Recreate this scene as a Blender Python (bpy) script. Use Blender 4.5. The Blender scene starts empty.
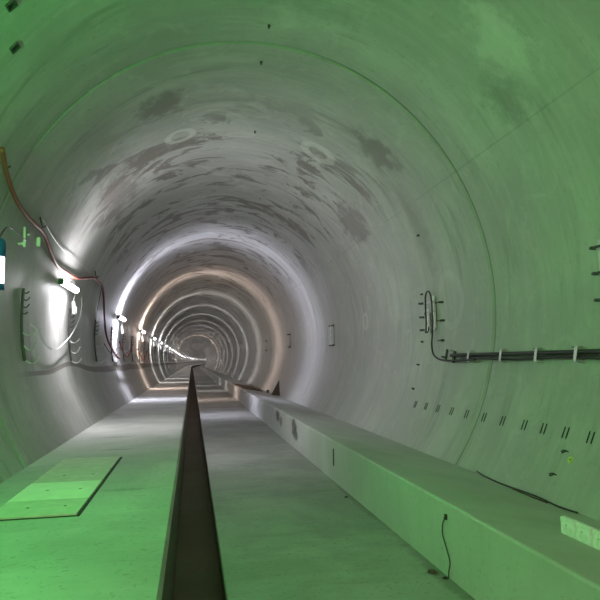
import bpy, bmesh, math, random
from mathutils import Vector, Matrix
random.seed(7)
S = bpy.context.scene
C = S.collection
R = math.radians

# ------------------------------------------------------------------ the tunnel: elliptical bore along +Y, then a slow bend to the right
CX, CZ, RA, RB = 1.0, 3.472, 4.0, 4.278
BEND, RHO = 180.0, 3200.0
Z_SLAB, Z_FLOOR, Z_GUT = 1.116, 0.42, 0.17
X_EDGE, X_GUT, X_BENCH, Z_BENCH, BSLOPE = -0.19, 0.313, 2.49, 1.141, -0.171
Y0, Y1 = -14.0, 640.0
FIRST_JOINT, BLOCK = 9.29, 14.49

def bend(y):
    return (y-BEND)**2/(2*RHO) if y > BEND else 0.0
def heading(y):
    return math.atan((y-BEND)/RHO) if y > BEND else 0.0
def wallp(y, t, off=0.0):
    """point on the lining at distance y, angle t in degrees, 'off' metres inside it"""
    a = R(t); c, s = math.cos(a), math.sin(a)
    n = Vector((-c/RA, 0, -s/RB)).normalized()
    return Vector((CX+RA*c+bend(y), y, CZ+RB*s)) + n*off
def wnorm(t):
    a = R(t); return Vector((-math.cos(a)/RA, 0, -math.sin(a)/RB)).normalized()
def benchz(x):
    return Z_BENCH + BSLOPE*(x-X_BENCH)

# ------------------------------------------------------------------ node helpers
def newmat(name, rough=0.8, metal=0.0):
    m = bpy.data.materials.new(name); m.use_nodes = True
    nt = m.node_tree; b = nt.nodes['Principled BSDF']
    b.inputs['Roughness'].default_value = rough; b.inputs['Metallic'].default_value = metal
    return m, nt, b
def plain(name, col, rough=0.6, metal=0.0, noise=0.12, scale=12):
    m, nt, b = newmat(name, rough, metal)
    tc = nt.nodes.new('ShaderNodeTexCoord'); n = nt.nodes.new('ShaderNodeTexNoise')
    n.inputs['Scale'].default_value = scale; n.inputs['Detail'].default_value = 5
    nt.links.new(tc.outputs['Object'], n.inputs['Vector'])
    r = nt.nodes.new('ShaderNodeValToRGB')
    r.color_ramp.elements[0].position = .3; r.color_ramp.elements[1].position = .7
    r.color_ramp.elements[0].color = tuple(c*(1-noise) for c in col)+(1,)
    r.color_ramp.elements[1].color = tuple(min(1, c*(1+noise)) for c in col)+(1,)
    nt.links.new(n.outputs['Fac'], r.inputs['Fac']); nt.links.new(r.outputs['Color'], b.inputs['Base Color'])
    return m
def glow(name, col, strength):
    m, nt, b = newmat(name, .4)
    b.inputs['Base Color'].default_value = (.9, .9, .9, 1)
    b.inputs['Emission Color'].default_value = col+(1,); b.inputs['Emission Strength'].default_value = strength
    return m

class NG:
    """small expression builder over a node tree"""
    def __init__(s, nt): s.nt = nt
    def val(s, sock, v):
        if isinstance(v, (int, float)): sock.default_value = v
        elif isinstance(v, (tuple, list)): sock.default_value = v
        else: s.nt.links.new(v, sock)
    def m(s, op, a, b=0.0, c=0.0, clamp=False):
        n = s.nt.nodes.new('ShaderNodeMath'); n.operation = op; n.use_clamp = clamp
        s.val(n.inputs[0], a); s.val(n.inputs[1], b); s.val(n.inputs[2], c); return n.outputs[0]
    def comb(s, x, y, z):
        n = s.nt.nodes.new('ShaderNodeCombineXYZ')
        for i, v in enumerate((x, y, z)): s.val(n.inputs[i], v)
        return n.outputs[0]
    def noise(s, vec, scale=1.0, detail=4, rough=.55, dist=0.0):
        n = s.nt.nodes.new('ShaderNodeTexNoise'); s.nt.links.new(vec, n.inputs['Vector'])
        n.inputs['Scale'].default_value = scale; n.inputs['Detail'].default_value = detail
        n.inputs['Roughness'].default_value = rough; n.inputs['Distortion'].default_value = dist
        return n.outputs['Fac']
    def smooth(s, v, a, b, lo=0.0, hi=1.0):
        n = s.nt.nodes.new('ShaderNodeMapRange'); n.interpolation_type = 'SMOOTHSTEP'
        s.val(n.inputs['Value'], v); s.val(n.inputs['From Min'], a); s.val(n.inputs['From Max'], b)
        s.val(n.inputs['To Min'], lo); s.val(n.inputs['To Max'], hi); return n.outputs['Result']
    def mix(s, f, a, b):
        n = s.nt.nodes.new('ShaderNodeMix'); n.data_type = 'RGBA'
        s.val(n.inputs[0], f); s.val(n.inputs[6], a); s.val(n.inputs[7], b); return n.outputs[2]
    def blob(s, u, v, u0, v0, ru, rv, soft=.35, warp=None):
        """1 inside an ellipse about (u0,v0), 0 outside"""
        a = s.m('DIVIDE', s.m('SUBTRACT', u, u0), ru); b = s.m('DIVIDE', s.m('SUBTRACT', v, v0), rv)
        d = s.m('SQRT', s.m('ADD', s.m('MULTIPLY', a, a), s.m('MULTIPLY', b, b)))
        if warp is not None: d = s.m('ADD', d, warp)
        return s.smooth(d, 1-soft, 1+soft, 1.0, 0.0)
    def bump(s, b, h, strength, dist=.02):
        n = s.nt.nodes.new('ShaderNodeBump'); n.inputs['Strength'].default_value = strength
        n.inputs['Distance'].default_value = dist
        s.nt.links.new(h, n.inputs['Height']); s.nt.links.new(n.outputs[0], b.inputs['Normal'])

AK = math.radians(1)*4.14          # metres of lining per degree
def lining_material():
    m, nt, b = newmat('cast_lining_concrete', .62)
    g = NG(nt)
    uvn = nt.nodes.new('ShaderNodeUVMap'); uvn.uv_map = 'UVMap'
    sp = nt.nodes.new('ShaderNodeSeparateXYZ'); nt.links.new(uvn.outputs[0], sp.inputs[0])
    u, v = sp.outputs[0], sp.outputs[1]      # u metres round the bore, v metres along it
    blk = g.m('FLOOR', g.m('DIVIDE', g.m('SUBTRACT', v, FIRST_JOINT), BLOCK))
    off = g.m('MULTIPLY', blk, 7.3)
    iso = g.comb(u, v, off)
    arc = g.comb(g.m('MULTIPLY', u, .35), g.m('MULTIPLY', v, 2.4), off)
    arcf = g.comb(g.m('MULTIPLY', u, .5), g.m('MULTIPLY', v, 9), off)
    cloud = g.noise(iso, .55, 5, .6, .4)
    streak = g.noise(arc, .8, 5, .6, .3)
    fine = g.noise(arcf, 1.0, 3, .6)
    grain = g.noise(iso, 11, 4, .65)
    col = g.mix(g.smooth(cloud, .3, .7), (.36, .36, .34, 1), (.50, .50, .48, 1))
    col = g.mix(g.smooth(streak, .32, .72, 0, .55), col, (.34, .335, .32, 1))
    col = g.mix(g.smooth(fine, .45, .75, 0, .18), col, (.60, .60, .58, 1))
    col = g.mix(g.smooth(grain, .55, .75, 0, .42), col, (.25, .25, .24, 1))
    # brown form-oil patches smeared round the crown
    patch = g.noise(g.comb(g.m('MULTIPLY', u, .6), g.m('MULTIPLY', v, 1.15), off), .95, 7, .66, .9)
    crown = g.m('MULTIPLY', g.smooth(u, 24*AK, 48*AK), g.smooth(u, 158*AK, 138*AK))
    past = g.smooth(v, FIRST_JOINT+1.0, FIRST_JOINT+4.5)
    pm = g.m('MULTIPLY', g.m('MULTIPLY', g.smooth(patch, .515, .575), crown), past)
    col = g.mix(g.m('MULTIPLY', pm, .80), col, (.145, .12, .105, 1))
    drip = g.noise(g.comb(g.m('MULTIPLY', u, .45), g.m('MULTIPLY', v, 3.2), g.m('ADD', off, 3.7)), .9, 7, .7, .5)
    dm = g.m('MULTIPLY', g.smooth(drip, .52, .64), g.smooth(cloud, .40, .60))
    col = g.mix(g.m('MULTIPLY', dm, .42), col, (.20, .19, .17, 1))
    mot = g.noise(iso, 1.7, 7, .7, 1.2)
    col = g.mix(g.smooth(mot, .52, .70, 0, .30), col, (.62, .625, .60, 1))
    wht = g.noise(g.comb(g.m('MULTIPLY', u, .8), g.m('MULTIPLY', v, 1.0), 31.0), .8, 6, .6, .8)
    wm = g.m('MULTIPLY', g.smooth(wht, .58, .68), crown)
    col = g.mix(g.m('MULTIPLY', wm, .35), col, (.62, .62, .60, 1))
    w0 = g.m('SUBTRACT', g.noise(iso, 3.2, 6, .68), .5)
    w = g.m('MULTIPLY', w0, 3.4)
    def stain(col, u0, v0, ru, rv, c, f):
        return g.mix(g.m('MULTIPLY', g.blob(u, v, u0*AK, v0, ru, rv, .5, w), f), col, c)
    col = stain(col, 45.5, 6.6, .45, .36, (.72, .73, .68, 1), .45)
    col = stain(col, 38, 7.2, .30, .35, (.22, .23, .21, 1), .6)
    col = stain(col, 84, 8.0, .9, .30, (.26, .27, .25, 1), .45)
    col = stain(col, 49, 11.2, .5, .45, (.19, .17, .155, 1), .75)
    col = stain(col, 113, 11.2, .45, .45, (.19, .17, .155, 1), .7)
    col = stain(col, 38, 14.9, .5, .8, (.18, .16, .15, 1), .7)
    col = stain(col, 133, 14.6, .55, 1.3, (.20, .175, .155, 1), .7)
    col = stain(col, 24, 11.6, .8, .25, (.24, .22, .20, 1), .45)
    # pale rings left round the injection ports, one pair per block
    vb = g.m('SUBTRACT', v, g.m('MULTIPLY', blk, BLOCK))
    def ring(col, u0, v0, r, wd, f):
        a = g.m('SUBTRACT', u, u0*AK); c_ = g.m('SUBTRACT', vb, v0)
        d = g.m('SQRT', g.m('ADD', g.m('MULTIPLY', a, a), g.m('MULTIPLY', c_, c_)))
        k = g.smooth(g.m('ABSOLUTE', g.m('SUBTRACT', d, r)), wd*.5, wd, 1.0, 0.0)
        inn = g.smooth(d, r*.8, r, f*.3, 0)
        col = g.mix(inn, col, (.6, .61, .58, 1))
        return g.mix(g.m('MULTIPLY', k, f), col, (.70, .71, .67, 1))
    col = ring(col, 108.3, 13.05, .30, .10, .5)
    col = ring(col, 62.7, 13.0, .34, .14, .35)
    col = ring(col, 3, 11.0, .50, .10, .16)
    col = ring(col, 2.5, 16.9, .22, .06, .35)
    # form-panel seams running along the bore
    for deg in (31.6,):
        d = g.m('ABSOLUTE', g.m('SUBTRACT', u, deg*AK))
        col = g.mix(g.m('MULTIPLY', g.smooth(d, .006, .018, .3, 0), g.smooth(cloud, .42, .5)), col, (.17, .175, .16, 1))
    d = g.m('ABSOLUTE', g.m('SUBTRACT', u, -.3*AK))
    col = g.mix(g.smooth(u, -1.5*AK, 1.2*AK, .17, 0), col, (.30, .31, .31, 1))
    # dark brown line low on the left wall, wider farther along
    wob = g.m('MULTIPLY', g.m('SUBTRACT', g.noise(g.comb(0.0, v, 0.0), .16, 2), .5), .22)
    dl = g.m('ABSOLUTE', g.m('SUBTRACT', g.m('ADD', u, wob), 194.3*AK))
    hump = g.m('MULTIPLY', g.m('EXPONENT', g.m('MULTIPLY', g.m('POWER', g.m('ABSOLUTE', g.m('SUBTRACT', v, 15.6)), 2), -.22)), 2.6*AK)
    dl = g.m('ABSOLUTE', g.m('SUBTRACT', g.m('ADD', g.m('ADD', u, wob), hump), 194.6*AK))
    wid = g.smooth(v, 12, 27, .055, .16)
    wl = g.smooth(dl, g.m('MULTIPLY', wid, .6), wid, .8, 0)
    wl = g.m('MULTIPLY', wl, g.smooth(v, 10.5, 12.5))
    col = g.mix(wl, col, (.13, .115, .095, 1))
    jd = g.m('SUBTRACT', v, g.m('MULTIPLY', g.m('ROUND', g.m('DIVIDE', g.m('SUBTRACT', v, FIRST_JOINT), BLOCK)), BLOCK))
    jd = g.m('ABSOLUTE', g.m('SUBTRACT', g.m('SUBTRACT', jd, FIRST_JOINT), -.001))
    col = g.mix(g.smooth(jd, .014, .018, .85, 0), col, (.07, .068, .06, 1))
    joint_shade = g.m('MULTIPLY', g.smooth(jd, .035, .055, .6, 0), g.smooth(g.m('ADD', u, g.m('MULTIPLY', w0, .5)), 84*AK, 60*AK))  # paints the shaded side of each joint, right half of the bore only
    col = g.mix(joint_shade, col, (.055, .06, .045, 1))
    # small blow holes
    vo = nt.nodes.new('ShaderNodeTexVoronoi'); nt.links.new(iso, vo.inputs['Vector']); vo.inputs['Scale'].default_value = 1.9
    hole = g.m('MULTIPLY', g.smooth(vo.outputs['Distance'], .022, .04, 1, 0), g.smooth(cloud, .52, .56))
    col = g.mix(g.m('MULTIPLY', hole, .75), col, (.10, .10, .09, 1))
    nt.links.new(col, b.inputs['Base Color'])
    g.val(b.inputs['Roughness'], g.smooth(cloud, .3, .7, .50, .72))
    g.bump(b, g.m('ADD', g.m('MULTIPLY', streak, .6), g.m('MULTIPLY', grain, .12)), .35, .03)
    return m

def floor_material(name, c1, c2, speck, stains_and_shade=(), lines=False, rough=.75):
    m, nt, b = newmat(name, rough)
    g = NG(nt)
    tc = nt.nodes.new('ShaderNodeTexCoord')
    sp = nt.nodes.new('ShaderNodeSeparateXYZ'); nt.links.new(tc.outputs['Object'], sp.inputs[0])
    x, y, z = sp.outputs
    iso = tc.outputs['Object']
    cloud = g.noise(iso, .6, 6, .62, .5)
    brush = g.noise(g.comb(g.m('MULTIPLY', x, .7), g.m('MULTIPLY', y, 3.5), z), 1.3, 5, .6)
    grain = g.noise(iso, 22, 3, .6)
    col = g.mix(g.smooth(cloud, .3, .7), c1, c2)
    col = g.mix(g.smooth(brush, .45, .75, 0, .3 if lines else .15), col, tuple(c*.62 for c in c1[:3])+(1,))
    col = g.mix(g.smooth(grain, .56, .74, 0, .55), col, speck)
    w = g.m('MULTIPLY', g.m('SUBTRACT', g.noise(iso, 6, 4, .65), .5), 1.8)
    for (axis, u0, v0, ru, rv, f, c) in stains_and_shade:
        if axis == 'xy': k = g.blob(x, y, u0, v0, ru, rv, .45, w)
        else: k = g.m('MULTIPLY', g.blob(y, z, u0, v0, ru, rv, .35, w), g.smooth(x, X_BENCH+.01, X_BENCH+.02, 1, 0))
        col = g.mix(g.m('MULTIPLY', k, f), col, c)
    nt.links.new(col, b.inputs['Base Color'])
    g.bump(b, g.m('ADD', brush, g.m('MULTIPLY', grain, .3)), .3, .012)
    return m

M = {}
M['lining'] = lining_material()
dirt = (.09, .085, .07, 1)  # colours real dirt and also the painted slab corner shadow
M['slab'] = floor_material('slab_concrete', (.36, .36, .34, 1), (.52, .52, .49, 1), (.16, .16, .14, 1),
    [('xy', -2.0, 4.15, .22, .22, .6, dirt), ('xy', -1.2, 10.8, .3, .06, .4, dirt), ('xy', -.75, 7.4, .22, .07, .3, dirt), ('xy', -1.5, 12.6, .25, .08, .35, dirt)])  # first mark paints the soft shadow at the slab corner, the others are dirt
M['floor'] = floor_material('trough_concrete', (.26, .26, .245, 1), (.38, .38, .365, 1), (.12, .12, .10, 1),
    [('xy', 2.47, 5.4, .10, 1.6, .45, dirt), ('xy', 2.47, 9.2, .07, 1.4, .35, dirt), ('xy', 2.40, 5.97, .06, .06, .9, (.12, .06, .035, 1))], True)
M['bench'] = floor_material('walkway_concrete', (.43, .43, .41, 1), (.52, .52, .50, 1), (.30, .30, .28, 1),
    [('yz', 17.8, .95, .34, .17, .9, (.07, .07, .07, 1)), ('yz', 17.2, .84, .26, .15, .75, (.10, .10, .10, 1)), ('yz', 14.9, .92, .36, .22, .9, (.07, .07, .065, 1)), ('yz', 14.7, .78, .28, .16, .8, (.08, .08, .08, 1))])
M['gutter'] = floor_material('dark_gutter_concrete', (.19, .15, .105, 1), (.24, .19, .14, 1), (.10, .08, .06, 1))  # dark brown concrete for the gutter bed and its right side
M['kerb'] = floor_material('shaded_kerb_face', (.10, .085, .06, 1), (.14, .12, .085, 1), (.05, .045, .035, 1))  # gutter concrete darkened further, paints shade onto the slab's upright face
M['bench_edge'] = plain('worn_edge_concrete', (.60, .60, .57), .8)
M['steel'] = plain('galvanised_steel', (.55, .56, .55), .4, .75)
M['dark_steel'] = plain('dark_steel', (.055, .055, .05), .6, .1)
M['black'] = plain('black_rubber', (.018, .018, .018), .45)
M['red'] = plain('red_brown_rubber', (.30, .075, .05), .5)
M['dark_red'] = plain('dark_red_rubber', (.17, .018, .018), .5)
M['white_cable'] = plain('pale_cable_sheath', (.66, .66, .64), .5)
M['white_plastic'] = plain('white_plastic', (.74, .74, .74), .4)
M['grey_plastic'] = plain('dark_grey_plastic', (.07, .07, .075), .4)
M['blue'] = plain('blue_plastic', (.01, .07, .28), .4)
M['board'] = plain('cement_board', (.55, .54, .45), .75, 0, .10, 6)
M['pale_board'] = plain('pale_cement_board', (.78, .78, .66), .75, 0, .06, 5)
M['block'] = plain('pale_paver', (.84, .84, .82), .85, 0, .14, 20)
M['brown'] = plain('rusty_timber', (.10, .065, .045), .8)
M['hole'] = plain('dark_recess', (.03, .03, .027), .9)
M['yellow'] = plain('yellow_green_plastic', (.55, .60, .12), .5)
M['pale_steel'] = plain('pale_painted_steel', (.62, .60, .62), .5, .2)

# ------------------------------------------------------------------ mesh helpers
def link(name, bm, mat, parent=None, smooth=False, loc=None):
    bmesh.ops.recalc_face_normals(bm, faces=bm.faces)
    me = bpy.data.meshes.new(name)
    if smooth:
        for f in bm.faces: f.smooth = True
    bm.to_mesh(me); bm.free()
    me.materials.append(mat)
    o = bpy.data.objects.new(name, me); C.objects.link(o)
    if parent is not None: o.parent = parent
    if loc is not None: o.location = loc
    return o
def empty(name, loc, label, cat, group=None, rz=0.0, rot=None):
    o = bpy.data.objects.new(name, None); C.objects.link(o); o.location = loc
    o.rotation_euler = rot if rot else (0, 0, rz); o.empty_display_size = .1
    tag(o, label, cat, group); return o
def tag(o, label, cat, group=None):
    o['label'] = label; o['category'] = cat
    if group: o['group'] = group
def struct(o): o['kind'] = 'structure'; return o
def add_box(bm, c, s, rot=None, bev=0.0):
    r = bmesh.ops.create_cube(bm, size=1.0)
    vs = r['verts']
    for v in vs: v.co = Vector((v.co.x*s[0], v.co.y*s[1], v.co.z*s[2]))
    if bev:
        es = list({e for v in vs for e in v.link_edges})
        rb = bmesh.ops.bevel(bm, geom=es, offset=bev, segments=2, affect='EDGES')
        vs = list({v for f in rb['faces'] for v in f.verts} | {v for v in vs if v.is_valid})
    for v in vs:
        if rot is not None: v.co = rot @ v.co
        v.co += Vector(c)
def spline(pts, n=8):
    pts = [Vector(p) for p in pts]; out = []
    if len(pts) == 2: return pts
    P = [2*pts[0]-pts[1]]+pts+[2*pts[-1]-pts[-2]]
    for i in range(1, len(P)-2):
        a, b, c, d = P[i-1], P[i], P[i+1], P[i+2]
        for k in range(n):
            t = k/n
            out.append(.5*((2*b)+(c-a)*t+(2*a-5*b+4*c-d)*t*t+(3*b-a-3*c+d)*t**3))
    out.append(pts[-1]); return out
def add_tube(bm, pts, r, seg=10, n=8, raw=False):
    P = [Vector(p) for p in pts] if raw else spline(pts, n)
    up = None; rings = []
    for i, p in enumerate(P):
        t = (P[min(i+1, len(P)-1)]-P[max(i-1, 0)]).normalized()
        if up is None:
            up = t.orthogonal().normalized()
        up = (up-up.dot(t)*t).normalized(); sd = t.cross(up)
        rings.append([bm.verts.new(p+(up*math.cos(2*math.pi*k/seg)+sd*math.sin(2*math.pi*k/seg))*r) for k in range(seg)])
    for a, b in zip(rings, rings[1:]):
        for k in range(seg): bm.faces.new((a[k], a[(k+1) % seg], b[(k+1) % seg], b[k]))
    bm.faces.new(rings[0]); bm.faces.new(rings[-1])
def tube_obj(name, pts, r, mat, parent=None, seg=10, n=8, raw=False):
    bm = bmesh.new(); add_tube(bm, pts, r, seg, n, raw)
    return link(name, bm, mat, parent, True)
def box_obj(name, c, s, mat, parent=None, rot=None, bev=0.0):
    bm = bmesh.new(); add_box(bm, c, s, rot, bev); return link(name, bm, mat, parent)
def sweep(name, prof, mat, ys=None, closed=False, uv=False):
    """a cross-section [(x,z),...] carried along the tunnel and round its bend"""
    ys = ys or YS
    bm = bmesh.new(); rows = []
    for y in ys:
        rows.append([bm.verts.new((x+bend(y), y, z)) for x, z in prof])
    n = len(prof)
    for a, b in zip(rows, rows[1:]):
        for k in range(n if closed else n-1):
            k2 = (k+1) % n
            bm.faces.new((a[k], a[k2], b[k2], b[k]))
    if closed: bm.faces.new(rows[0]); bm.faces.new(rows[-1])
    return link(name, bm, mat)
YS = [Y0]+[Y0+8*i for i in range(1, 24)]+[176+4*i for i in range(0, 117)]
def copy_tree(o, parent=None):
    c = o.copy(); C.objects.link(c)
    if parent is not None: c.parent = parent
    for ch in KIDS(o):
        if ch.type != 'LIGHT': copy_tree(ch, c)
    return c
def KIDS(o): return [x for x in C.objects if x.parent == o]
def frame(t, y=0.0):
    """rotation whose local X points into the bore, local Y along it, local Z up the wall"""
    n = wnorm(t); a = Vector((0, 1 if t > 80 else -1, 0)); zz = n.cross(a)
    m = Matrix((n, a, zz)).transposed()
    return m

# ------------------------------------------------------------------ SETTING: lining, slab, gutter, trough floor, walkway
def build_lining():
    bm = bmesh.new(); uvl = bm.loops.layers.uv.new('UVMap')
    st = []          # (y, recess, sharp)
    y = Y0; ks = range(-1, 44)
    joints = [FIRST_JOINT+BLOCK*k for k in ks]
    prev = Y0
    for j in joints+[Y1]:
        n = max(2, int((j-prev)/2.4))
        for i in range(0 if prev == Y0 else 1, n):
            st.append((prev+(j-prev)*i/n, 0, False))
        if j < Y1:
            st += [(j-.015, 0, True), (j-.010, .05, True), (j+.02, .05, True), (j+.085, 0, True)]
            prev = j+.085
        else: st.append((Y1, 0, False))
    NT = 144; t0, t1 = -62, 242
    rows = []
    for (y, rec, sh) in st:
        rows.append([bm.verts.new(wallp(y, t0+(t1-t0)*k/NT, -rec)) for k in range(NT+1)])
    for i in range(len(rows)-1):
        groove = st[i][2] and st[i+1][2] and True
        for k in range(NT):
            f = bm.faces.new((rows[i][k], rows[i][k+1], rows[i+1][k+1], rows[i+1][k])); f.smooth = True
            for lp, (ii, kk) in zip(f.loops, ((i, k), (i, k+1), (i+1, k+1), (i+1, k))):
                lp[uvl].uv = ((t0+(t1-t0)*kk/NT)*AK, st[ii][0])
    bm.verts.index_update()
    sharp_rows = [i for i, s in enumerate(st) if s[2]]
    for i in sharp_rows:
        for a, b in zip(rows[i], rows[i][1:]):
            e = bm.edges.get((a, b))
            if e: e.smooth = False
    me = bpy.data.meshes.new('wall_lining'); 
    bmesh.ops.recalc_face_normals(bm, faces=bm.faces)
    bm.to_mesh(me); bm.free(); me.materials.append(M['lining'])
    o = bpy.data.objects.new('wall_lining', me); C.objects.link(o); return struct(o)
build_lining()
def xl(z, side=-1):
    return CX+side*RA*math.sqrt(max(0, 1-((z-CZ)/RB)**2))
ch = .028
struct(sweep('floor_slab', [(xl(Z_SLAB)-.25, Z_SLAB), (X_EDGE-ch, Z_SLAB), (X_EDGE, Z_SLAB-ch*1.2)], M['slab']))
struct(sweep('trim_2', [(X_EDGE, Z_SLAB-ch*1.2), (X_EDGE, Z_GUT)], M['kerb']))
struct(sweep('floor_gutter', [(X_EDGE, Z_GUT), (X_GUT, Z_GUT), (X_GUT, Z_FLOOR-.015)], M['gutter']))
struct(sweep('floor', [(X_GUT, Z_FLOOR-.015), (X_GUT+.015, Z_FLOOR), (X_BENCH+.1, Z_FLOOR)], M['floor']))
xb = 4.35
struct(sweep('floor_walkway', [(X_BENCH, Z_FLOOR-.1), (X_BENCH, Z_BENCH-.025), (X_BENCH+.012, Z_BENCH-.006), (X_BENCH+.03, Z_BENCH-.004), (xb, benchz(xb))], M['bench']))

# ------------------------------------------------------------------ LAMPS along the left wall
LAMP_T = 167.8
LAMP_Y = [14.25+10.35*i for i in range(50)]
def make_lamp(mat_tube):
    """local frame: X into the bore, Y along it, Z up the wall"""
    root = bpy.data.objects.new('tube_lamp', None); C.objects.link(root)
    L = 1.6
    bm = bmesh.new()
    add_box(bm, (.10, 0, .0), (.05, L, .11), bev=.012)
    add_box(bm, (.055, -L*.33, 0), (.08, .05, .06)); add_box(bm, (.055, L*.33, 0), (.08, .05, .06))
    link('housing', bm, M['steel'], root)
    bm = bmesh.new(); add_tube(bm, [(.185, -L*.46, -.005), (.185, L*.46, -.005)], .072, 14, raw=True)
    link('light_tube', bm, mat_tube, root, True)
    for s in (-1, 1):
        bm = bmesh.new(); add_box(bm, (.14, s*L*.485, 0), (.13, .05, .13), bev=.015); link('end_cap', bm, M['grey_plastic'], root)
    return root
def lamp_light(loc, energy, col, sigma, base, shade=False):
    ld = bpy.data.lights.new('tube_lamp_light', 'POINT'); ld.energy = energy; ld.color = col; ld.shadow_soft_size = .06
    ld.use_nodes = True; nt = ld.node_tree; g = NG(nt)
    em = nt.nodes['Emission']
    tc = nt.nodes.new('ShaderNodeTexCoord'); sp = nt.nodes.new('ShaderNodeSeparateXYZ')
    nt.links.new(tc.outputs['Normal'], sp.inputs[0])
    y = sp.outputs[1]
    e = g.m('EXPONENT', g.m('DIVIDE', g.m('MULTIPLY', y, y), -2*sigma*sigma))
    st = g.m('ADD', base, e)
    if shade:                               # the fitting screens the wall just above it
        up_ = g.m('ADD', g.m('MULTIPLY', sp.outputs[0], -.72), g.m('MULTIPLY', sp.outputs[2], .69))
        st = g.m('MULTIPLY', st, g.smooth(up_, .45, .95, 1.0, .12))
    nt.links.new(st, em.inputs['Strength'])
    o = bpy.data.objects.new('tube_lamp_light', ld); C.objects.link(o); o.location = loc
    return o
TINT = {0: (.97, .94, 1.0), 1: (.82, .82, 1.0), 2: (1.0, .78, .68), 10: (1.0, .80, .72), 16: (1.0, .84, .78), 21: (1.0, .84, .78)}
tubes = {'w': glow('lit_white_tube', (.93, .95, 1.0), 9.0), 'l': glow('lit_lavender_tube', (.86, .87, 1.0), 9.0), 'p': glow('lit_peach_tube', (1.0, .86, .78), 9.0)}
protos = {}
ORD = ['nearest', 'second', 'third', 'fourth', 'fifth', 'sixth', 'seventh', 'eighth']
rot_l = frame(LAMP_T).to_euler()
LAMP_POWER = 880
for i, y in enumerate(LAMP_Y):
    key = {1: 'l', 2: 'p', 10: 'p'}.get(i, 'w')
    if key not in protos:
        o = make_lamp(tubes[key]); protos[key] = o
    else: o = copy_tree(protos[key])
    o.location = wallp(y, LAMP_T); o.rotation_euler = rot_l
    if i == 0: lab = 'glaring white tube lamp nearest the camera, just under the sagging red hose'
    elif i == 1: lab = 'lavender white second tube lamp on the left wall, above a red hose loop'
    elif i == 2: lab = 'peach tinted third tube lamp on the left wall, throwing an orange arch of light'
    elif i < 8: lab = '%s white tube lamp of the row on the left wall, counting from the nearest one' % ORD[i]
    else: lab = 'tiny far tube lamp in the bright line running into the bend'
    tag(o, lab, 'lamp', 'tube lamps along the left wall')
    p = wallp(y, LAMP_T, .29)
    pw = LAMP_POWER*{0: .42, 1: 1.25, 2: 1.15, 10: 3.0, 16: 2.6, 21: 2.4}.get(i, .75+.35*random.random())
    n = 3 if i < 3 else 1
    for k in range(n):
        q = p+Vector((0, (k-(n-1)/2)*.45, 0))
        lt = lamp_light(q, pw/n, TINT.get(i, (1.0, .95, .97) if i % 3 else (1.0, .90, .86)), .42 if i == 0 else .20 if i == 1 else .16 if i < 4 else .10, .13 if i < 5 else .05, i == 0)
        lt.parent = o; lt.matrix_parent_inverse = Matrix.LocRotScale(o.location, o.rotation_euler, None).inverted()

# plug and socket cluster with its cable hanging under each of the near lamps
def make_plug():
    root = bpy.data.objects.new('plug_connector', None); C.objects.link(root)
    bm = bmesh.new(); add_tube(bm, [(.0, 0, 0), (.02, -.03, -.16), (.02, -.02, -.30)], .045, 10); link('plug', bm, M['white_plastic'], root, True)
    bm = bmesh.new(); add_box(bm, (.03, .08, -.2), (.09, .10, .20), bev=.02); link('socket_box', bm, M['white_plastic'], root)
    bm = bmesh.new(); add_tube(bm, [(.0, 0, .5), (.04, .03, .3), (.0, 0, .0)], .012, 8); link('lead', bm, M['white_cable'], root, True)
    return root
pl0 = None
for i, y in enumerate(LAMP_Y[:8]):
    o = make_plug() if pl0 is None else copy_tree(pl0)
    pl0 = pl0 or o
    o.location = wallp(y+1.1, 171.5, .10); 
    tag(o, 'white plug connectors hanging under the %s lamp of the left wall row' % ORD[i], 'plug', 'plug connectors under the lamps')

# ------------------------------------------------------------------ HOOK RAILS
RAIL_Y = [11.3, 15.45, 19.45]+[23.3+3.9*i for i in range(22)]
def make_rail():
    root = bpy.data.objects.new('hook_rail', None); C.objects.link(root)
    bm = bmesh.new()
    z0, z1 = -.62, .72
    P = []
    for k in range(11):
        t = 173.8+(191.2-173.8)*k/10
        P.append(wallp(0, t, .03)-wallp(0, 182, 0))
    for a, b in zip(P, P[1:]):
        d = b-a; mid = (a+b)/2
        rot = Vector((0, 0, 1)).rotation_difference(d.normalized()).to_matrix()
        add_box(bm, mid, (.04, .05, d.length*1.02), rot)
    link('rail', bm, M['dark_steel'], root)
    for t, ln, dp in ((174.6, .10, .03), (176.1, .12, .05), (177.8, .12, .05), (179.6, .10, .03), (184.2, .24, .08), (187.2, .24, .12), (190.8, .24, .09)):
        p = wallp(0, t, .03)-wallp(0, 182, 0)
        bm = bmesh.new()
        add_tube(bm, [p+Vector(q) for q in ((0, 0, 0), (ln*.3, 0, -dp*.7), (ln*.62, 0, -dp*.8), (ln*.9, 0, -dp*.1), (ln, 0, dp*.45))], .011, 8, 5)
        link('hook', bm, M['steel'] if t > 180 else M['dark_steel'], root, True)
    return root
WORD = ['leftmost', 'second', 'third', 'fourth', 'fifth', 'sixth', 'seventh', 'eighth']
r0 = None
for i, y in enumerate(RAIL_Y):
    o = make_rail() if r0 is None else copy_tree(r0)
    r0 = r0 or o
    o.location = wallp(y, 182)
    if i == 0: lab = 'leftmost dark steel hook rail, on the green lit wall left of the nearest lamp'
    elif i == 1: lab = 'dark steel rail with pale curved hooks right below the nearest tube lamp'
    elif i < 8: lab = '%s steel hook rail of the row on the left wall, counting from the left edge' % WORD[i]
    else: lab = 'tiny far steel hook rail under the distant lamps on the left wall'
    tag(o, lab, 'cable hook rail', 'hook rails along the left wall')

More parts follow.
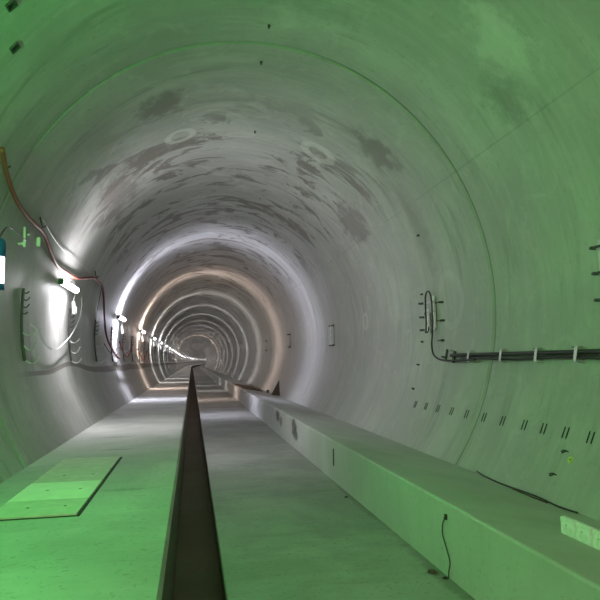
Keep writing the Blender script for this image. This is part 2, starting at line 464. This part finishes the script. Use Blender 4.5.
# ------------------------------------------------------------------ HOSES AND CABLES of the left wall
def on_wall(L, off): return [wallp(y, t % 360, off) for y, t in L]
def hanger(name, y, t, label, grp='hose hangers'):
    root = empty(name, wallp(y, t), label, 'hanger', grp)
    bm = bmesh.new(); add_box(bm, (.04, 0, .14), (.05, .06, .07), bev=.008); link('wall_plate', bm, M['dark_steel'], root)
    bm = bmesh.new(); add_tube(bm, [(.05, 0, .28), (.06, 0, .1), (.10, 0, -.03), (.16, 0, .0)], .012, 8); link('hanger_hook', bm, M['dark_steel'], root, True)
hose = tube_obj('red_hose', on_wall([(8.2, 152.5), (8.75, 155.3), (9.48, 157.8), (10.25, 158.9), (11.32, 159.3), (12.12, 161.6), (12.97, 164.0), (14.1, 164.2), (15.2, 163.6), (16.2, 161.5), (17.2, 159.5), (17.9, 159.7)], .10), .036, M['red'], n=10)
tag(hose, 'long red brown hose sagging across the upper left wall above the nearest lamp', 'hose')
hose = tube_obj('red_hose', on_wall([(17.9, 159.7), (18.67, 159.9), (19.6, 163.5), (20.7, 171.5), (21.5, 178.8), (22.6, 184), (24.2, 188.7), (25.0, 189.6)], .10), .034, M['dark_red'], n=10)
tag(hose, 'dark red hose dropping down the left wall between the first and second lamps', 'hose')
hose = tube_obj('red_hose', on_wall([(23.6, 181), (24.54, 186.6), (25.9, 189.1), (27.5, 185.3), (28.6, 180.8)], .30), .03, M['dark_red'])
tag(hose, 'short dark red hose loop hanging below the second lamp', 'hose')
hose = tube_obj('red_hose', on_wall([(33.4, 182), (35.5, 187.6), (37.6, 191), (39.2, 186.3), (40.2, 181.8)], .12), .04, M['red'])
tag(hose, 'reddish hose loop hanging below the peach lit third lamp', 'hose')
hanger('hose_hanger', 11.15, 158.4, 'small dark hanger holding the red hose above the leftmost hook rail')
hanger('hose_hanger', 17.4, 158.8, 'small dark hanger holding the red hose right of the nearest lamp')
hanger('hose_hanger', 8.6, 154.6, 'dark hanger carrying the red hose where it meets the left frame edge')
c = tube_obj('pale_cable', on_wall([(16.17, 168.6), (16.38, 171.4), (16.22, 176.8), (15.28, 182.6), (14.33, 185.9), (13.49, 187.9), (12.66, 187.1), (12.05, 183.5), (11.5, 182.2)], .12), .013, M['white_cable'])
tag(c, 'thin pale cable drooping from under the nearest lamp to the leftmost hook rail', 'cable')
c = tube_obj('pale_cable', on_wall([(27.2, 170), (27.6, 175), (28.2, 181), (27.6, 187.5), (26.2, 188), (25.4, 186)], .21), .02, M['white_cable'])
tag(c, 'pale cable looping below the lavender second lamp', 'cable')
c = tube_obj('thin_wire', on_wall([(10.98, 156.3), (13.0, 158.9), (15.83, 158.6), (17.21, 159.4), (18.16, 158.9)], .05), .006, M['steel'])
tag(c, 'fine grey wire strung on the left wall above the sagging red hose', 'wire')
c = tube_obj('thin_wire', on_wall([(19.0, 160), (19.3, 170), (19.35, 174)], .05), .008, M['dark_steel'])
tag(c, 'fine dark wire hanging down the left wall to the third hook rail', 'wire')
c = tube_obj('black_cable', on_wall([(19.45, 184), (21.3, 189), (23.3, 184.3), (25.2, 188.2), (27.2, 184.5)], .30), .014, M['black'])
tag(c, 'thin black cable swagged between the third and fifth hook rails', 'cable')

# bracket by the left edge, and the blue work lamp
root = empty('wall_bracket', wallp(10.5, 163.6), 'small pale steel bracket on the green left wall beside the blue lamp', 'bracket')
box_obj('upright', (.09, 0, .02), (.035, .03, .34), M['steel'], root, bev=.005)
box_obj('arm', (.16, .22, .05), (.035, .55, .03), M['steel'], root, bev=.005)
box_obj('arm_lip', (.20, .46, .03), (.06, .03, .16), M['steel'], root, bev=.005)
box_obj('foot_plate', (.04, 0, -.10), (.09, .09, .03), M['steel'], root, bev=.004)
lp = wallp(8.42, 160.5, .30)+Vector((-.04, 0, -.80))
wl = empty('work_lamp', lp, 'blue capped work lamp with a glowing white body cut by the left frame edge', 'lamp')
bm = bmesh.new()
prof = [(0, .26), (.05, .25), (.085, .21), (.095, .15), (.095, 0.0)]
rings = []
for r, z in prof[1:]:
    rings.append([bm.verts.new((r*math.cos(a*math.pi/10), r*math.sin(a*math.pi/10), z)) for a in range(20)])
top = bm.verts.new((0, 0, .26))
for k in range(20): bm.faces.new((top, rings[0][k], rings[0][(k+1) % 20]))
for a, b in zip(rings, rings[1:]):
    for k in range(20): bm.faces.new((a[k], b[k], b[(k+1) % 20], a[(k+1) % 20]))
bm.faces.new(rings[-1])
link('cap', bm, M['blue'], wl, True)
tube_obj('lamp_body', [(0, 0, 0), (0, 0, -.36)], .082, glow('lit_work_lamp', (.95, .97, 1), 3.0), wl, 20, raw=True)
tube_obj('lower_cap', [(0, 0, -.36), (0, 0, -.44)], .088, M['blue'], wl, 20, raw=True)
c = tube_obj('suspension_cable', [lp+Vector((0, 0, .25)), wallp(9.3, 164.0, .2), wallp(10.5, 163.7, .12)], .010, M['black'])
tag(c, 'thin black line from the blue work lamp to the pale bracket', 'cable')

# ------------------------------------------------------------------ RIGHT WALL: brackets, black cables, slots
def cable_bracket(y, t, label, sc=1.0, mat='pale_steel'):
    root = empty('cable_bracket', wallp(y, t), label, 'bracket', 'cable brackets on the right wall', rot=frame(t).to_euler())
    for s in (-1, 1):
        box_obj('upright', (.05, s*.12*sc, 0), (.03, .11*sc, .66*sc), M[mat], root, bev=.005)
    for z in (-.27, 0, .25):
        box_obj('rung', (.075, 0, z*sc), (.03, .34*sc, .045), M[mat], root, bev=.005)
    if y > 20:
        for z in (-.33, .31):
            for s in (-1, 1): box_obj('bolt', (.06, s*.19*sc, z*sc), (.10, .05, .05), M['dark_steel'], root)
    return root
b1 = empty('cable_bracket', wallp(11.93, .9), 'pale steel cable bracket with a black cable looped over it, left of the black pipes', 'bracket', 'cable brackets on the right wall', rot=frame(.9).to_euler())
box_obj('upright', (.05, -.15, -.19), (.03, .11, .52), M['white_plastic'], b1, bev=.005)
box_obj('upright', (.05, .155, -.03), (.03, .18, .70), M['white_plastic'], b1, bev=.005)
for z in (-.34, .0, .20): box_obj('rung', (.08, .02, z), (.03, .48, .03), M['steel'], b1, bev=.004)
for z in (-.15, .12): box_obj('slot', (.066, .155, z), (.006, .035, .17), M['hole'], b1)
for y, z in ((12.42, .22), (12.42, -.08), (12.42, -.36), (11.36, .15), (11.34, -.22), (11.34, -.62)):
    bm = bmesh.new()
    d = 11.93-y; s = 1 if y > 12 else -1
    add_tube(bm, [(.0, d, z), (.11, d, z)], .022, 8, raw=True)
    add_box(bm, (.09, d+s*.09, z), (.02, .2, .022))
    link('clip', bm, M['dark_steel'], b1)
b2 = cable_bracket(6.33, 1.4, 'pale steel cable bracket cut by the right frame edge', 1.25)
for z in (-.33, .0, .32):
    bm = bmesh.new(); add_tube(bm, [(.0, -.26, z), (.12, -.26, z)], .022, 8, raw=True); add_box(bm, (.10, -.20, z), (.03, .20, .03)); link('clip', bm, M['dark_steel'], b2)
cable_bracket(21.05, -.4, 'small pale ladder shaped bracket on the grey right wall past the looped cable', 1.1)
cable_bracket(30.7, 1.6, 'farthest small bracket on the right wall, just before the orange light', 1.0)
cable_bracket(40.5, 1.6, 'barely visible bracket on the right wall within the orange arch of light', 1.0)
for dy, z0 in ((0, .0), (.02, .05)):
    pass
c = tube_obj('black_cable', on_wall([(11.98, -5.2), (11.96, -3), (11.95, 3.5), (11.90, 5.6), (11.80, 6.6), (11.68, 6.3), (11.62, 4.3), (11.62, -2), (11.62, -6), (11.60, -9), (11.45, -11.6), (11.1, -13.0), (10.6, -13.3), (10.0, -13.2), (9.6, -13.1)], .14), .018, M['black'], n=10)
tag(c, 'black cable looped over the wall bracket and dropping down to the black pipes', 'cable')
c = tube_obj('black_cable', on_wall([(11.9, .6), (11.86, -.4), (11.82, -2.5), (11.84, -4.4), (11.80, -5.3), (11.72, -4.9), (11.69, -3.6)], .19), .014, M['black'], n=10)
tag(c, 'short black cable tail curled low on the looped bracket of the right wall', 'cable')
for t, r, lab in ((-11.8, .033, 'upper black pipe running level along the right wall to the frame edge'), (-12.75, .020, 'lower thinner black pipe directly under the upper black pipe')):
    pts = [wallp(10.72 if t > -12 else 10.3, t, .09)]+[wallp(10.3-k*.5, t+(0 if t > -12 else .15*math.sin(k*1.3)), .09) for k in range(1, 16)]
    c = tube_obj('black_pipe', pts, r, M['black'], seg=12, n=4)
    tag(c, lab, 'pipe', None)
for i, y in enumerate((9.92, 8.79, 7.80, 6.90, 6.0, 5.1)):
    o = empty('pipe_clamp', wallp(y, -12.2), ['leftmost clamp on the black pipes, near their cut ends', 'second clamp from the left on the black pipes', 'third clamp from the left on the black pipes', 'rightmost clamp on the black pipes, before the right frame edge', 'clamp on the black pipes beyond the frame edge', 'clamp on the black pipes nearest the camera side'][i], 'clamp', 'clamps on the black pipes', rot=frame(-12.2).to_euler())
    box_obj('saddle', (.13, 0, 0), (.015, .06, .19), M['steel'], o, bev=.004)
    box_obj('saddle_foot', (.06, 0, .09), (.12, .055, .02), M['steel'], o)
    box_obj('saddle_foot', (.06, 0, -.09), (.12, .055, .02), M['steel'], o)
    box_obj('tail', (.05, -.10, .105), (.012, .22, .012), M['dark_steel'], o)
o = empty('pipe_end_bracket', wallp(10.72, -12.1), 'small dark bracket holding the cut ends of the black pipes', 'bracket', rot=frame(-12.1).to_euler())
box_obj('plate', (.03, 0, 0), (.03, .10, .22), M['dark_steel'], o, bev=.005)
for z in (-.09, .02, .12): box_obj('bolt', (.08, -.05, z), (.08, .03, .03), M['steel'], o)
o = empty('cable_clip', wallp(11.08, -11.5), 'tiny dark upright clip where the black cable turns level', 'clip', rot=frame(-11.5).to_euler())
box_obj('strip', (.03, 0, .0), (.03, .04, .22), M['dark_steel'], o, bev=.004)
box_obj('tab', (.08, 0, -.05), (.08, .03, .03), M['dark_steel'], o)

ST = [12.08, 11.50, 10.90, 10.29, 9.69, 9.07, 8.48, 7.88, 7.41, 6.93, 6.45]
OR2 = ['leftmost', 'second', 'third', 'fourth', 'fifth', 'sixth', 'seventh', 'eighth', 'ninth', 'tenth', 'rightmost']
s0 = None
for i, y in enumerate(ST):
    lab = '%s pair of short dark slots in the row low on the right wall' % OR2[i] if i in (0, 10) else '%s pair of short dark slots from the left, low on the right wall' % OR2[i]
    if s0 is None:
        s0 = o = empty('wall_slot', wallp(y, -25.8), lab, 'wall slot', 'slot pairs low on the right wall', rot=frame(-25.8).to_euler())
        for s in (-1, 1):
            bm = bmesh.new()
            add_box(bm, (.003, s*.040, 0), (.014, .016, .15), bev=.003)
            link('channel', bm, M['hole'], o)
    else:
        o = copy_tree(s0); o.location = wallp(y, -25.8); o['label'] = lab
for i, (y, t, lab) in enumerate([(12.38, 6.6, 'small dark bolt above and left of the looped cable bracket'), (12.45, -7.4, 'small dark bolt just below left of the looped cable bracket'), (12.51, -14.2, 'small rusty bolt below the looped bracket, level with the pipes'), (12.46, -21.4, 'lowest small dark bolt under the looped bracket, above the slots'), (11.74, 22.9, 'small dark bolt high on the right wall in the brown patches'), (8.75, 87.5, 'small dark bolt at the crown before the first joint'), (9.9, 87.4, 'small dark bolt at the crown just past the first joint'), (13.03, 84.3, 'small dark bolt at the crown beyond the pale ring')]):
    o = empty('anchor_bolt', wallp(y, t), lab, 'bolt', 'anchor bolts in the lining', rot=frame(t).to_euler())
    bm = bmesh.new(); add_tube(bm, [(-.01, 0, 0), (.03, 0, 0)], .024, 6, raw=True); link('washer', bm, M['dark_steel'], o)
    bm = bmesh.new(); add_tube(bm, [(.02, 0, 0), (.06, 0, 0)], .014, 8, raw=True); link('stud', bm, M['brown'], o)
# yellow-green marker disc and the two dark tags
o = empty('marker_disc', wallp(6.65, -30.1), 'pale yellow green disc on the right wall under the slot row', 'marker', rot=frame(-30.1).to_euler())
bm = bmesh.new(); add_tube(bm, [(0, 0, 0), (.012, 0, 0)], .042, 20, raw=True); link('disc', bm, M['yellow'], o)
bm = bmesh.new(); add_tube(bm, [(.01, 0, 0), (.02, 0, 0)], .008, 8, raw=True); link('centre_pin', bm, M['dark_steel'], o)
for y, t, lab in ((6.80, -29.0, 'small dark wire stub above left of the yellow green disc'), (6.84, -33.3, 'small dark wire stub low on the wall, below the yellow green disc')):
    o = empty('wire_stub', wallp(y, t), lab, 'wire', rot=frame(t).to_euler())
    bm = bmesh.new(); add_tube(bm, [(0, .05, .01), (.03, .0, .012), (.02, -.06, -.01)], .008, 6); link('bent_wire', bm, M['black'], o, True)
    bm = bmesh.new(); add_tube(bm, [(0, -.01, .01), (.03, -.02, -.03)], .008, 6, raw=True); link('wire_end', bm, M['black'], o, True)
# recessed form bracket high on the left, another cut by the top edge
for y, t, lab in ((7.12, 139.4, 'small dark square socket high on the green upper left lining'), (6.5, 136.6, 'small dark fixing at the very top left corner of the view'), ):
    o = empty('lining_socket', wallp(y, t), lab, 'socket', 'sockets high on the left lining', rot=frame(t).to_euler())
    bm = bmesh.new()
    for c_, s_ in (((.01, .05, 0), (.03, .016, .12)), ((.01, -.05, 0), (.03, .016, .12)), ((.01, 0, .055), (.03, .11, .016)), ((.01, 0, -.055), (.03, .11, .016))): add_box(bm, c_, s_)
    link('rim', bm, M['dark_steel'], o)
    box_obj('pocket', (.004, 0, 0), (.012, .09, .10), M['hole'], o)

# ------------------------------------------------------------------ FLOOR BOARDS over the manhole in the slab
BX0, BX1 = -1.93, -1.095
for (ya, yb, mt, lab) in ((6.28, 6.98, 'board', 'nearest cement cover board set in the slab, green lit'), (6.98, 7.96, 'pale_board', 'palest and brightest cover board, second from the camera in the slab'), (7.96, 8.86, 'board', 'third cover board from the camera, beyond the palest one'), (8.86, 9.88, 'board', 'farthest cover board in the slab, thin dark gap on its right')):
    o = empty('cover_board', ((BX0+BX1)/2, (ya+yb)/2, Z_SLAB), lab, 'cover board', 'cover boards in the slab')
    box_obj('panel', (0, 0, .012), (BX1-BX0-.004, yb-ya-.006, .022), M[mt], o, bev=.003)
    if ya < 8:
        for x in (-.12, .24):
            bm = bmesh.new(); add_tube(bm, [(x, 0, .02), (x, 0, .0245)], .018, 12, raw=True); link('lifting_hole', bm, M['hole'], o)
# the dark gap round the boards
bm = bmesh.new()
add_box(bm, (BX1+.014, 8.08, Z_SLAB+.003), (.026, 3.66, .008)); add_box(bm, (BX0-.010, 8.08, Z_SLAB+.003), (.016, 3.66, .008)); add_box(bm, ((BX0+BX1)/2, 6.262, Z_SLAB+.003), (BX1-BX0+.03, .026, .008))
o = link('trim_1', bm, M['hole']); struct(o)

# ------------------------------------------------------------------ THINGS ON THE WALKWAY AND FLOOR
ang = math.atan(BSLOPE)
ry = Matrix.Rotation(-ang, 3, 'Y'); 
for i in range(5):
    x = 3.225; y = 4.875-.212*i
    o = empty('paving_block', (x, y, benchz(x)), ['leftmost pale block standing on edge on the walkway by the right frame edge', 'second pale block of the row standing on edge on the walkway', 'third pale block of the row on the walkway, cut by the right frame edge'][i] if i < 3 else 'pale block of the row beyond the right frame edge', 'paving block', 'pale blocks on the walkway')
    bm = bmesh.new(); add_box(bm, (0, 0, .076), (.05, .205, .15), Matrix.Rotation(R(random.uniform(-1.5, 1.5)), 3, 'Z'), .006)
    link('block_body', bm, M['block'], o)
    bm = bmesh.new(); add_tube(bm, [(-.02, .02, .09), (-.0275, .02, .09)], .010, 7, raw=True); link('face_chip', bm, M['steel'], o)
def bp(x, y, h): return Vector((x, y, benchz(x)+h))
c = tube_obj('black_cable', [bp(4.22, 8.70, .03), bp(4.13, 8.3, .02), bp(4.09, 7.9, .012), bp(4.08, 7.45, .012), bp(4.10, 6.85, .02), bp(4.06, 6.35, .012), bp(4.08, 6.02, .02)], .011, M['black'])
tag(c, 'thin black cable lying along the back of the walkway against the wall', 'cable')
c = tube_obj('black_cable', [bp(4.05, 7.3, .01), bp(4.03, 7.0, .01), bp(4.03, 6.7, .01), bp(4.03, 6.5, .012)], .009, M['brown'])
tag(c, 'short brown cable end beside the black cable on the walkway', 'cable')
c = tube_obj('hanging_wire', [(X_BENCH-.012, 5.80, .99), (X_BENCH-.02, 5.85, .93), (X_BENCH-.02, 5.87, .82), (X_BENCH-.02, 5.80, .72), (X_BENCH-.02, 5.72, .60), (X_BENCH-.025, 5.74, .5), (X_BENCH-.03, 5.74, .435)], .007, M['dark_steel'])
tag(c, 'thin dark wire hanging down the front face of the walkway', 'wire')
o = empty('wire_anchor', (X_BENCH, 5.80, 1.0), 'tiny dark fixing at the top of the wire on the walkway face', 'fixing')
box_obj('anchor_plate', (-.008, 0, 0), (.02, .035, .05), M['hole'], o); box_obj('anchor_pin', (-.02, 0, -.01), (.02, .015, .015), M['dark_steel'], o)
def rubble(name, x, y, s, mat, lab):
    bm = bmesh.new(); bmesh.ops.create_icosphere(bm, subdivisions=2, radius=s)
    for v in bm.verts:
        v.co *= 1+.35*(random.random()-.5); v.co.z = max(v.co.z*.45, -.2*s); v.co += Vector((x, y, Z_FLOOR+.2*s))
    o = link(name, bm, mat); tag(o, lab, 'debris'); return o
rubble('rubble_lump', 2.38, 5.97, .045, M['brown'], 'rust brown lump of dirt on the floor left of the hanging wire foot')
rubble('rubble_lump', 2.44, 5.78, .03, M['hole'], 'dark lump of dirt on the floor at the foot of the hanging wire')
rubble('rubble_lump', 2.38, 9.40, .03, M['hole'], 'small dark pebble on the floor beside the walkway, farther along')
rubble('rubble_lump', .9, 4.9, .012, M['hole'], 'tiny dark crumb on the floor right of the gutter')
o = empty('face_slot', (X_BENCH, 10.68, .84), 'narrow upright dark slot in the front face of the walkway', 'slot')
box_obj('slot_recess', (.0, 0, 0), (.012, .055, .29), M['hole'], o, bev=.002); box_obj('slot_lip', (-.004, -.035, 0), (.014, .012, .30), M['dark_steel'], o)
for y0, y1, lab in ((35.9, 38.6, 'farther brown timber panel lying across the walkway'), (32.3, 34.8, 'nearer brown timber panel lying across the walkway')):
    xm = 3.2; o = empty('timber_panel', (xm, (y0+y1)/2, benchz(xm)), lab, 'panel', 'timber panels on the walkway')
    bm = bmesh.new()
    for k in range(3): add_box(bm, (0, (k-1)*(y1-y0)/3, .03), (1.1, (y1-y0)/3-.02, .045), ry)
    link('planks', bm, M['brown'], o)
    bm = bmesh.new(); add_box(bm, (.4, 0, .07), (.06, y1-y0, .03), ry); link('batten', bm, M['brown'], o)
# triangular dark plate leaning on the wall at the back of the walkway
wx = 4.02; o = empty('steel_wedge', (wx, 29.0, benchz(wx)), 'dark triangular plate standing on the walkway against the wall', 'plate')
bm = bmesh.new()
vs = [bm.verts.new(v) for v in ((-.27, 0, .05), (.16, 0, 0), (.13, 0, .76), (-.27, .05, .05), (.16, .05, 0), (.13, .05, .76))]
for f in ((0, 1, 2), (5, 4, 3), (0, 3, 4, 1), (1, 4, 5, 2), (2, 5, 3, 0)): bm.faces.new([vs[i] for i in f])
link('plate', bm, M['brown'], o)
bm = bmesh.new(); add_box(bm, (-.02, -.02, .2), (.2, .03, .03)); link('rib', bm, M['dark_steel'], o)
o = empty('conduit_stub', (3.9, 31.5, benchz(3.9)), 'small dark stub on the walkway left of the triangular plate', 'pipe stub')
bm = bmesh.new(); add_tube(bm, [(0, 0, 0), (0, 0, .14)], .07, 12, raw=True); link('stub', bm, M['dark_steel'], o); bm = bmesh.new(); add_tube(bm, [(0, 0, .13), (0, 0, .16)], .085, 12, raw=True); link('collar', bm, M['brown'], o)

# ------------------------------------------------------------------ GREEN LAMP just outside the frame on the left wall, with a plain one behind the camera
tg = glow('lit_green_tube', (.15, 1.0, .30), 10.0)
gl = make_lamp(tg); gl.location = wallp(4.9, LAMP_T); gl.rotation_euler = rot_l
tag(gl, 'green tube lamp on the left wall beside the camera, out of view', 'lamp')
ld = bpy.data.lights.new('green_lamp_light', 'POINT'); ld.energy = 620; ld.color = (.10, 1.0, .17); ld.shadow_soft_size = .12
lo = bpy.data.objects.new('green_lamp_light', ld); C.objects.link(lo); lo.location = wallp(4.9, LAMP_T, .24)
lo.parent = gl; lo.matrix_parent_inverse = Matrix.LocRotScale(gl.location, gl.rotation_euler, None).inverted()
wl2 = copy_tree(protos['w']); wl2.location = wallp(-7.4, LAMP_T); tag(wl2, 'white tube lamp on the left wall behind the camera', 'lamp')
ld = bpy.data.lights.new('rear_lamp_light', 'POINT'); ld.energy = 1600; ld.color = (1, .88, .62); ld.shadow_soft_size = .12
lo = bpy.data.objects.new('rear_lamp_light', ld); C.objects.link(lo); lo.location = wallp(-7.4, LAMP_T, .26)

w = bpy.data.worlds.new('tunnel_dark'); S.world = w; w.use_nodes = True
w.node_tree.nodes['Background'].inputs[0].default_value = (.5, .55, .5, 1); w.node_tree.nodes['Background'].inputs[1].default_value = .05

# ------------------------------------------------------------------ CAMERA
cam = bpy.data.cameras.new('camera'); co = bpy.data.objects.new('camera', cam); C.objects.link(co); S.camera = co
cam.sensor_width = 36; cam.sensor_fit = 'HORIZONTAL'; cam.lens = 36.0; cam.clip_start = .05; cam.clip_end = 1500
t = Vector((192.0-300, 362.0-300, 600)).normalized()
up = Vector((0, -1, 0)); up = (up-up.dot(t)*t).normalized()
r = t.cross(up)
if r.x < 0: r = -r
right = Vector((r.x, t.x, up.x)); down = Vector((r.y, t.y, up.y)); fwd = Vector((r.z, t.z, up.z))
co.matrix_world = Matrix.Translation((0, 0, 2.576)) @ Matrix((right, -down, -fwd)).transposed().to_4x4()
S.view_settings.view_transform = 'Standard'; S.view_settings.look = 'None'; S.view_settings.gamma = 1
S.view_settings.exposure = 0.22
